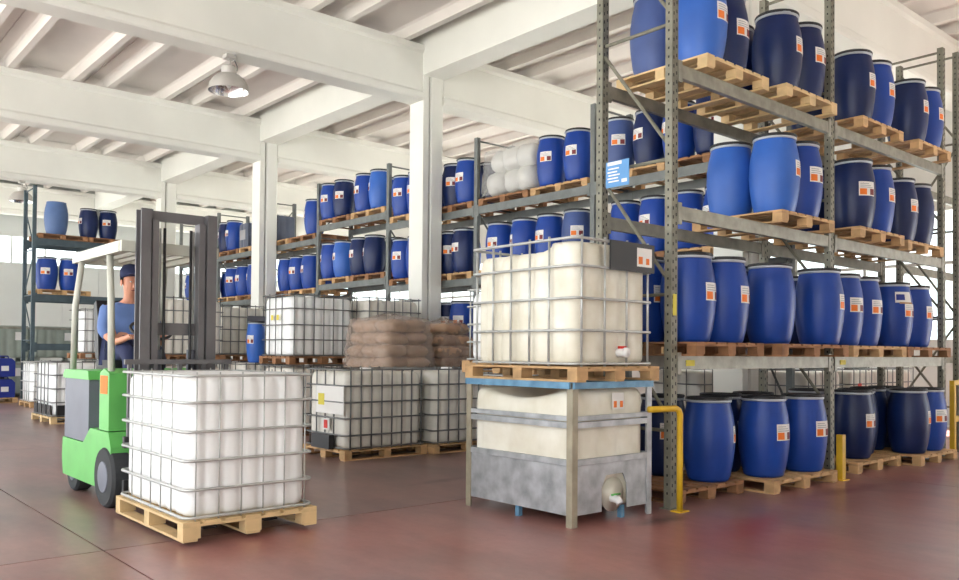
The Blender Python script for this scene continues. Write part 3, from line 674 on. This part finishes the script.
# stacked pairs further back (a lower tank carries a pallet and an upper tank)
def pair(x0, y0, lx, ly, lab, nx=6, ny=4, low=True, tm=None, lowm=None):
    wood_under(x0-.02, y0-.02, lx+.04, ly+.04, 0, f'wooden pallet on the floor under {lab}', M_wood_dark)
    ibc(x0, y0, .12, lx, ly, .97, f'lower caged tank carrying {lab}', M_tankgrey, M_cage_dark, nx, ny, (.01, .22, .43, .64, .985), .010)
    wood_under(x0-.02, y0-.02, lx+.04, ly+.04, 1.09, f'wooden pallet halfway up under {lab}', M_wood_dark)
    return ibc(x0, y0, 1.21, lx, ly, .97, lab, tm or M_tankgrey, M_cage_dark, nx, ny, (.01, .26, .5, .76, .985), .010)
p6 = pair(6.05, 11.35, 1.16, .96, 'upper white tank beside the small blue drum', tm=M_tankwhite)
for yy in (-.12, .06): plate_label(p6, 'warning_mark', '-x', yy, yy+.07, .56, .64, -.585, M_yelpaper)
pair(7.3, 11.2, 1.12, .96, 'upper white tank behind the brown bags')
p7 = pair(6.6, 15.2, 1.16, .96, 'upper white tank with red warning marks')
plate_label(p7, 'grey_plate', '-y', -.0, .45, .38, .76, -.487, M_fgrey)
for xx in (.06, .26): plate_label(p7, 'warning_mark', '-y', xx, xx+.12, .44, .56, -.493, M_red)
pair(4.9, 13.6, 1.1, .96, 'upper white tank behind the forklift driver')
pair(8.0, 21.0, 1.0, .96, 'upper white tank seen through the forklift mast')
# slim blue drum standing on a stack
wood_under(6.05, 13.0, 1.0, 1.0, 0, 'wooden pallet on the floor under the slim blue drum', M_wood_dark)
ibc(6.07, 13.02, .12, .96, .96, .97, 'caged tank under the slim blue drum', M_tankgrey, M_cage_dark, 5, 4, (.01, .26, .5, .76, .985), .010, tank_h=.965)
drum(6.42, 13.25, 1.09, 'bright', 205, 'slim blue drum standing on a tank between the stacked white tanks', None, s=.68, sh=.9)

# brown bags on pallets
pallet(6.68, 9.72, 0, .94, 1.2, 'wooden pallet under the wide stack of brown bags', None, M_wood_dark, 'x')
bag_stack('bag_stack', 'wide stack of brown paper bags wrapped in clear film', 6.7, 9.75, .125, 2, 3, 9, .43, .37, .18, M_brownbag, taper=.2)
pallet(7.79, 9.85, 0, .94, 1.2, 'wooden pallet under the narrow stack of brown bags', None, M_wood_dark, 'x')
bag_stack('bag_stack', 'narrow stack of brown bags with a tied peak by the column', 7.83, 9.87, .125, 2, 3, 9, .43, .37, .178, M_brownbag, taper=.55)

# tanks behind the near rack
def back_tank(x0, y0, lab):
    wood_under(x0, y0, 1.2, 1.0, 0, f'wooden pallet under the {lab}', M_wood_dark)
    return ibc(x0+.02, y0+.02, .12, 1.16, .96, .98, lab, M_tankgrey, M_cage_dark, 5, 4, (.01, .25, .5, .75, .985), .010)
back_tank(10.35, 7.0, 'white caged tank behind the floor drums of the near rack')
bt2 = back_tank(11.2, 5.85, 'white caged tank behind the right bay of the near rack')
bt3 = back_tank(12.6, 5.85, 'white caged tank with a red mark behind the right bay')
plate_label(bt3, 'red_mark', '-y', -.4, -.28, .6, .74, -.487, M_red)
back_tank(13.9, 5.9, 'white caged tank far right behind the near rack')

# ------------------------------------------------------------------ tanks at the left
wood_under(3.80, 15.6, 1.2, 1.36, 0, 'pale wooden pallet under the white tank left of the forklift', M_wood_pale)
la = ibc(3.82, 15.62, .12, 1.16, 1.32, .97, 'white caged tank with a dark base left of the forklift', M_tankwhite, M_cage_dark, 5, 5, (.01, .25, .5, .75, .985), .011)
for i in range(4): box('dark_base', -.588, -.575, -.57+i*.3, -.34+i*.3, .0, .2, M_black, la)
for i in range(4): box('dark_base', -.5+i*.26, -.3+i*.26, -.668, -.655, .0, .2, M_black, la)
wood_under(4.50, 20.2, 1.0, 1.06, 0, 'wooden pallet under the tank below the far left rack', M_wood)
ibc(4.52, 20.22, .12, .96, 1.02, .9, 'white caged tank at the foot of the far left rack', M_tankwhite, M_cage, 5, 5, (.01, .25, .5, .75, .985), .011)
p8 = pair(5.2, 19.0, 1.1, 1.0, 'tall white tank stack behind the forklift', tm=M_tankwhite)
pair(6.45, 19.0, 1.1, 1.0, 'white tank stack right behind the driver', tm=M_tankwhite)
def solid_tank(x0, y0, z0, lx, ly, h, lab):
    t = thing('rigid_tank', lab, 'tank', (x0+lx/2, y0+ly/2, z0), 0, 'grey rigid tanks')
    link('tank', tank_mesh(lx, ly, h-.1, M_greytank, 4, 4, ripple=.02, rad=.08), t, (0, 0, .1))
    for sx in (-1, 1):
        for sy in (-1, 1): box('foot', sx*(lx/2-.1)-.06, sx*(lx/2-.1)+.06, sy*(ly/2-.1)-.06, sy*(ly/2-.1)+.06, 0, .1, M_greytank, t)
    for s in (-1, 1): box('rim', -lx/2-.01, lx/2+.01, s*(ly/2)-.02, s*(ly/2)+.02, h-.09, h-.03, M_galv, t)
    box('label', .2, .42, -ly/2-.006, -ly/2+.002, h*.6, h*.82, M_paper, t)
for i, (x0, lab) in enumerate(((4.35, 'left of the two'), (5.55, 'right of the two'))):
    solid_tank(x0, 24.6, 0, 1.1, 1.0, .95, f'grey-green rigid tank on the floor by the far wall, {lab}')
    solid_tank(x0, 24.6, .95, 1.1, 1.0, .95, f'grey-green rigid tank stacked on top by the far wall, {lab}')
# blue containers on a pallet
pallet(3.4, 22.3, 0, 1.3, 1.0, 'wooden pallet under the dark blue canisters at the left edge', None, M_wood, 'x')
def canister(x, y, z, lab):
    t = thing('canister', lab, 'canister', (x, y, z), 0, 'blue canisters on the pallet')
    prism('canister_body', [(-.19, 0), (.19, 0), (.2, .03), (.2, .36), (.12, .44), (-.12, .44), (-.2, .36), (-.2, .03)], 'y', -.24, .24, M_crate, t)
    tube('handle', [(-.1, 0, .43), (-.08, 0, .49), (.08, 0, .49), (.1, 0, .43)], .018, M_crate, t, 6)
    V, Fc = lathe([(.05, 0), (.05, .05), (.01, .055)], 12); link('screw_cap', mesh('screw_cap', V, Fc, M_black), t, (0, .17, .44))
    box('label', -.1, .06, -.243, -.24, .14, .26, M_paper, t)
for k in range(3):
    canister(3.63+.42*k, 22.7, .12, f'dark blue canister at the left edge, bottom layer, {ORD[k]} from left')
    canister(3.63+.42*k, 22.7, .62, f'dark blue canister at the left edge, top layer, {ORD[k]} from left')
# far left rack
R3Y0, R3Y1 = 22.2, 23.1; R3X = [4.97, 7.75]; LV3 = [1.42, 2.62, 3.98]
r3 = thing('pallet_rack', 'slate blue rack at the far left with drums on two shelves', 'rack')
for x in R3X: frame(r3, (x, R3Y0), (x, R3Y1), 5.25 if x < 6 else 5.0, M_rack3, z_first=.4, pitch=1.1)
for z in LV3:
    for yy in (R3Y0, R3Y1): beam(r3, R3X[0]+.0425, R3X[1]-.0425, yy, z, M_rack3, 'x', hgt=.16)
pallet(5.05, 22.1, LV3[2], 1.1, 1.0, 'wooden pallet on the far left rack, top shelf, left', None, M_wood_dark, 'x'); pallet(6.2, 22.1, LV3[2], 1.1, 1.0, 'wooden pallet on the far left rack, top shelf, right', None, M_wood_dark, 'x')
pallet(5.05, 22.1, LV3[1], 1.2, 1.0, 'wooden pallet on the far left rack, middle shelf, left', None, M_wood, 'x')
drum(5.5, 22.4, LV3[2]+.12, 'steel', 0, 'pale steel blue lidless drum alone on the far left rack top shelf', 'drums on the far left rack', lid=False, lab=False, s=1.12, sh=1.1)
drum(6.25, 22.4, LV3[2]+.12, 'navy', -170, 'navy drum on the far left rack, left of the top pair', 'drums on the far left rack', s=.95, sh=.95)
drum(6.72, 22.4, LV3[2]+.12, 'navy', -115, 'navy drum on the far left rack, right of the top pair', 'drums on the far left rack', s=.95, sh=.95)
drum(5.3, 22.38, LV3[1]+.12, 'mid', -110, 'blue drum on the far left rack middle shelf, beside the upright', 'drums on the far left rack', s=1.05, sh=1.03)
drum(5.82, 22.38, LV3[1]+.12, 'mid', -110, 'blue drum on the far left rack middle shelf, right one', 'drums on the far left rack', s=1.05, sh=1.03)
# smoky square containers on the long rack
def tote(x, y, z, lab):
    t = thing('square_container', lab, 'container', (x, y, z), 0, 'smoky square containers')
    link('container_body', tank_mesh(.5, .5, .62, M_smoke, 2, 2, ripple=.015, rad=.06), t)
    V, Fc = lathe([(.06, 0), (.06, .05), (.02, .055)], 12); link('screw_cap', mesh('screw_cap', V, Fc, M_tankwhite), t, (0, 0, .62))
    box('label', -.256, -.25, -.15, .15, .2, .45, M_ink, t)
for y_, bay in ((18.4, 4), (20.0, 5)): tote(9.54, y_, 3.92, f'smoky grey square container, top shelf of the long rack bay {BAY[bay]}')

# ------------------------------------------------------------------ yellow guards
g1 = thing('guard_rail', 'bent yellow guard pipe beside the front upright of the near rack', 'guard', (5.745, 4.10, 0))
tube('guard_pipe', [(0, 0, 0), (0, 0, .4), (0, 0, .80), (-.02, 0, .835), (-.06, 0, .85), (-.22, .02, .85), (-.36, .04, .85)], .026, M_yellow, g1, 12); box('foot_plate', -.06, .06, -.05, .05, 0, .01, M_yellow, g1)
g2 = thing('guard_post', 'short square yellow guard post at the middle upright', 'guard', (8.52, 4.08, 0)); prism('post', [(-.034, -.034), (.034, -.034), (.034, .034), (-.034, .034)], 'z', 0, .47, M_yellow, g2); box('foot_plate', -.07, .07, -.06, .06, 0, .01, M_yellow, g2)
g3 = thing('guard_rail', 'yellow guard frame at the right edge of the picture', 'guard', (11.62, 4.10, 0))
for x in (0, .5): box('post', x-.03, x+.03, -.03, .03, 0, .92, M_yellow, g3)
box('top_bar', -.03, .53, -.03, .03, .921, .98, M_yellow, g3); box('mid_bar', .031, .469, -.03, .03, .45, .52, M_yellow, g3)

# ------------------------------------------------------------------ lamps
def lamp(x, y, lab):
    t = thing('high_bay_lamp', lab, 'lamp', (x, y, BB), 0, 'high bay lamps')
    box('ceiling_bracket', -.07, .07, -.07, .07, -.06, 0, M_alu, t)
    tube('hook', [(0, 0, -.06), (.02, 0, -.1), (.02, 0, -.14), (0, 0, -.17)], .012, M_alu, t, 6)
    V, Fc = lathe([(.09, -.30), (.11, -.29), (.115, -.19), (.09, -.165), (.02, -.16)], 20); link('ballast_housing', mesh('ballast_housing', V, Fc, M_alu, False), t)
    V, Fc = lathe([(.11, -.29), (.17, -.31), (.24, -.37), (.285, -.45), (.30, -.55)], 28, cap=False); link('shade', mesh('shade', V, Fc, M_alu, True), t)
    V, Fc = lathe([(.06, -.31), (.16, -.32), (.23, -.38), (.275, -.45), (.292, -.55)], 28, cap=False); link('reflector', mesh('reflector', V, Fc, M_inner, True), t)
    V, Fc = lathe([(.03, -.33), (.05, -.40), (.045, -.46), (.015, -.50)], 14); link('bulb', mesh('bulb', V, Fc, M_tankwhite, True), t)
    tube('cable', [(.09, 0, -.06), (.13, 0, -.14), (.13, 0, -.2), (.1, 0, -.24)], .008, M_cage_dark, t, 6)
lamp(5.28, 11.92, 'pale bell shaped lamp under the nearer ceiling beam'); lamp(5.19, 24.62, 'pale bell shaped lamp above the far left rack')

# ------------------------------------------------------------------ forklift with its load
LX0, LX1, LY0, LY1, LZ = 2.13, 3.10, 5.42, 6.74, 0.03
pallet(LX0-.01, LY0-.02, LZ, LX1-LX0+.02, LY1-LY0+.04, 'pale wooden pallet carried on the forklift forks', None, M_wood_pale, 'y', .13)
ibc(LX0+.01, LY0, LZ+.13, LX1-LX0-.02, LY1-LY0, .99, 'white caged tank carried by the green forklift', M_tankwhite, M_cage, 5, 6, (.01, .2, .4, .6, .8, .985), .011, rv=.005, gapt=.02, cap=False)
fk = thing('forklift', 'green and grey forklift carrying a white tank', 'forklift', (2.62, 7.8, 0))
# local: x across (+-.46), y length (front is -y)
cw = .46
prism('chassis', [(-.62, .14), (.62, .14), (.66, .3), (.64, .48), (.0, .48), (-.2, .62), (-.7, .62), (-.76, .5), (-.76, .3)], 'x', -cw, cw, M_green, fk)
box('battery_box', -cw+.01, cw-.01, -.12, .62, .485, 1.03, M_fgrey, fk)
prism('hood', [(-.14, 1.032), (.64, 1.032), (.66, 1.06), (.6, 1.11), (-.12, 1.11)], 'x', -cw, cw, M_green, fk)
prism('front_cowl', [(-.70, .63), (-.45, .63), (-.45, 1.1), (-.56, 1.14), (-.70, 1.1)], 'x', -cw, cw, M_green, fk)
st = box('sticker', -cw-.004, -cw, -.66, -.48, .93, 1.08, M_orange, fk)
prism('step_panel', [(-.44, .63), (-.13, .5), (-.13, .52), (-.44, .65)], 'x', -cw+.01, cw-.01, M_black, fk)
def wheel(x, y, r, wd, nm='wheel'):
    V, Fc = lathe([(r*.55, -wd/2), (r*.92, -wd/2), (r, -wd*.35), (r, wd*.35), (r*.92, wd/2), (r*.55, wd/2)], 28)
    w_ = link(nm, mesh(nm, V, Fc, M_rubber, False), fk, (x, y, r), (0, R(90), 0))
    V, Fc = lathe([(r*.12, -wd/2-.012), (r*.5, -wd/2-.006), (r*.55, -wd/2+.02), (r*.55, wd/2-.02), (r*.5, wd/2+.006), (r*.12, wd/2+.012)], 20); link('hub', mesh('hub', V, Fc, M_fgrey, False), w_)
for s in (-1, 1): wheel(s*(cw+.02-.09), -.62, .25, .17); wheel(s*(cw-.10), .42, .19, .14)
# seat, steering, guard
box('seat_base', -.24, .24, -.02, .42, 1.115, 1.2, M_black, fk)
prism('seat_back', [(.38, 1.2), (.48, 1.22), (.56, 1.72), (.48, 1.76), (.42, 1.6)], 'x', -.23, .23, M_black, fk)
tube('steering_column', [(0, -.52, 1.08), (0, -.36, 1.42)], .03, M_black, fk, 8)
sw = [(.17*math.cos(a), .17*math.sin(a), 0) for a in [2*math.pi*i/24 for i in range(24)]]
swo = tube('steering_wheel', sw, .014, M_black, fk, 6, True, (0, -.33, 1.47)); swo.rotation_euler = (R(28), 0, 0)
for i in range(3):
    a = 2*math.pi*i/3; tube('spoke', [(0, 0, -.02), (.17*math.cos(a), .17*math.sin(a), 0)], .009, M_black, swo, 6)
for s in (-1, 1):
    tube('guard_post', [(s*(cw-.04), -.62, 1.1), (s*(cw-.06), -.52, 1.7), (s*(cw-.08), -.40, 2.12)], .028, M_guard, fk, 8)
    tube('guard_post', [(s*(cw-.06), .56, 1.1), (s*(cw-.06), .52, 1.7), (s*(cw-.08), .40, 2.12)], .028, M_guard, fk, 8)
    box('roof_rail', s*(cw-.08)-.035, s*(cw-.08)+.035, -.74, .55, 2.10, 2.19, M_guard, fk)
box('roof_rail', -cw+.05, cw-.05, -.80, -.74, 2.10, 2.19, M_guard, fk); box('roof_rail', -cw+.05, cw-.05, .55, .61, 2.10, 2.19, M_guard, fk)
for i in range(5): x = -.26+.13*i; box('roof_bar', x-.018, x+.018, -.74, .55, 2.13, 2.18, M_guard, fk)
# mast
for s in (-1, 1):
    x = s*.27
    p = [(x-s*.035, -.98), (x+s*.045, -.98), (x+s*.045, -.96), (x-s*.01, -.96), (x-s*.01, -.86), (x+s*.045, -.86), (x+s*.045, -.84), (x-s*.035, -.84)]
    prism('mast_upright', p, 'z', .08, 2.44, M_mast, fk)
    box('inner_mast', x-s*.075-.026, x-s*.075+.026, -.965, -.865, .1, 2.36, M_mast, fk)
    tube('lift_cylinder', [(x-s*.13, -.88, .2), (x-s*.13, -.88, 1.3)], .035, M_fgrey, fk, 10); tube('piston', [(x-s*.13, -.88, 1.3), (x-s*.13, -.88, 2.3)], .02, M_cage, fk, 10)
    tube('lift_chain', [(x-s*.16, -.93, .3), (x-s*.16, -.93, 2.3)], .012, M_black, fk, 6)
    tube('tilt_cylinder', [(x, -.84, .7), (x, -.7, .58)], .03, M_mast, fk, 8)
for z, h_ in ((2.36, .08), (1.42, .1), (.62, .1)): box('mast_crossbar', -.23, .23, -.9, -.86, z, z+h_, M_mast, fk)
for z in (.18, .52): box('carriage_bar', -.44, .44, -1.03, -.985, z, z+.09, M_black, fk)
for i in range(5): x = -.4+.2*i; box('load_guard_bar', x-.015, x+.015, -1.02, -.99, .61, 1.18, M_mast, fk)
box('load_guard_top', -.44, .44, -1.022, -.988, 1.18, 1.22, M_mast, fk)
for s in (-1, 1):
    prism('fork', [(-1.035, .06), (-1.03, .6), (-1.075, .6), (-1.075, .1), (-2.2, .075), (-2.2, .06)], 'x', s*.23-.05, s*.23+.05, M_black, fk)

# ------------------------------------------------------------------ driver
def skinned(name, pts, edges, mt, parent, sub=1, root=0):
    me = bpy.data.meshes.new(name); me.from_pydata([p[:3] for p in pts], edges, []); me.update()
    o = link(name, me, parent); md = o.modifiers.new('skin', 'SKIN'); md.use_smooth_shade = True
    for i, p in enumerate(pts):
        sv = me.skin_vertices[0].data[i]; r_ = p[3]; sv.radius = r_ if isinstance(r_, tuple) else (r_, r_); sv.use_root = (i == root)
    sb = o.modifiers.new('sub', 'SUBSURF'); sb.levels = sub; sb.render_levels = sub
    me.materials.append(mt); return o
dv = thing('person', 'driver in a blue shirt and dark cap seated in the forklift, hands on the wheel', 'person', (2.60, 7.94, 1.2))
# local: seat surface z=0, facing -y
P = [(0, .10, .10, .13), (0, .11, .30, (.15, .11)), (0, .09, .46, (.16, .11)), (0, .06, .54, .06), (0, .045, .60, .055), (0, .03, .66, (.07, .085)), (0, .02, .74, (.078, .095)), (0, .03, .81, .06)]
E_ = [(i, i+1) for i in range(7)]
def chain(base, ch):
    global P, E_
    k = base
    for c in ch: P.append(c); E_.append((k, len(P)-1)); k = len(P)-1
    return k
for s in (-1, 1):
    hnd = chain(2, [(s*.19, .08, .46, .06), (s*.25, -.02, .25, .045), (s*.20, -.20, .16, .036), (s*.15, -.36, .20, .026), (s*.14, -.41, .215, (.03, .02))])
    for q in range(4): chain(hnd, [(s*(.165-.017*q), -.455, .225-.004*abs(q-1), .008), (s*(.16-.017*q), -.475, .205, .0075), (s*(.16-.016*q), -.468, .185, .007)])
    chain(hnd, [(s*.115, -.42, .20, .009), (s*.10, -.445, .195, .008)])
    ft_ = chain(0, [(s*.10, .02, .08, .10), (s*.12, -.36, .07, .07), (s*.12, -.38, -.12, .055), (s*.12, -.36, -.34, .04), (s*.12, -.46, -.40, .035)])
body = skinned('body', P, E_, M_skin, dv)
SP = [(0, .10, .04, (.16, .14)), (0, .11, .30, (.175, .135)), (0, .09, .46, (.18, .13)), (0, .065, .535, .075)]
SE = [(0, 1), (1, 2), (2, 3)]
for s in (-1, 1):
    k = len(SP); SP += [(s*.195, .08, .46, .075), (s*.25, -.02, .25, .06), (s*.225, -.11, .205, .055)]; SE += [(2, k), (k, k+1), (k+1, k+2)]
skinned('shirt', SP, SE, M_shirt, dv)
TP = [(0, .10, .06, (.17, .14))]; TE = []
for s in (-1, 1):
    k = len(TP); TP += [(s*.10, .02, .085, .115), (s*.12, -.36, .075, .085), (s*.12, -.38, -.12, .07), (s*.12, -.36, -.30, .06)]; TE += [(0, k), (k, k+1), (k+1, k+2), (k+2, k+3)]
skinned('trousers', TP, TE, M_trousers, dv)
for s in (-1, 1):
    link('shoe', pillow_mesh('shoe', .10, .27, .09, M_black, 3, rough=.0), dv, (s*.12, -.43, -.47))
V, Fc = lathe([(.10, 0), (.104, .03), (.098, .08), (.07, .115), (.02, .128)], 18); cp_ = link('cap', mesh('cap', V, Fc, M_cap, True), dv, (0, .03, .765), (R(-6), 0, 0)); cp_.scale = (.88, 1.05, 1)
prism('cap_peak', [(-.07, -.09), (.07, -.09), (.06, -.16), (.0, -.185), (-.06, -.16)], 'z', .005, .015, M_cap, cp_)
V, Fc = lathe([(.088, -.05), (.094, .0), (.094, .02)], 16, a0=R(10), a1=R(170), cap=False); hr = link('hair', mesh('hair', V, Fc, mat('dark_hair', (.03, .02, .015), .7), True), dv, (0, .028, .755)); hr.scale = (.95, 1.12, 1)
for s in (-1, 1):
    e = link('eye', pillow_mesh('eye', .022, .014, .012, M_tankwhite, 1, rough=0, e=1), dv, (s*.03, -.078, .715)); link('pupil', pillow_mesh('pupil', .009, .006, .009, M_black, 1, rough=0, e=1), e, (0, -.006, .0015))
    link('ear', pillow_mesh('ear', .018, .045, .06, M_skin, 1, rough=0, e=1), dv, (s*.082, .03, .685))
prism('nose', [(-.075, .715), (-.112, .672), (-.075, .66)], 'x', -.013, .013, M_skin, dv)
box('mouth', -.025, .025, -.083, -.074, .636, .643, M_maroon, dv)
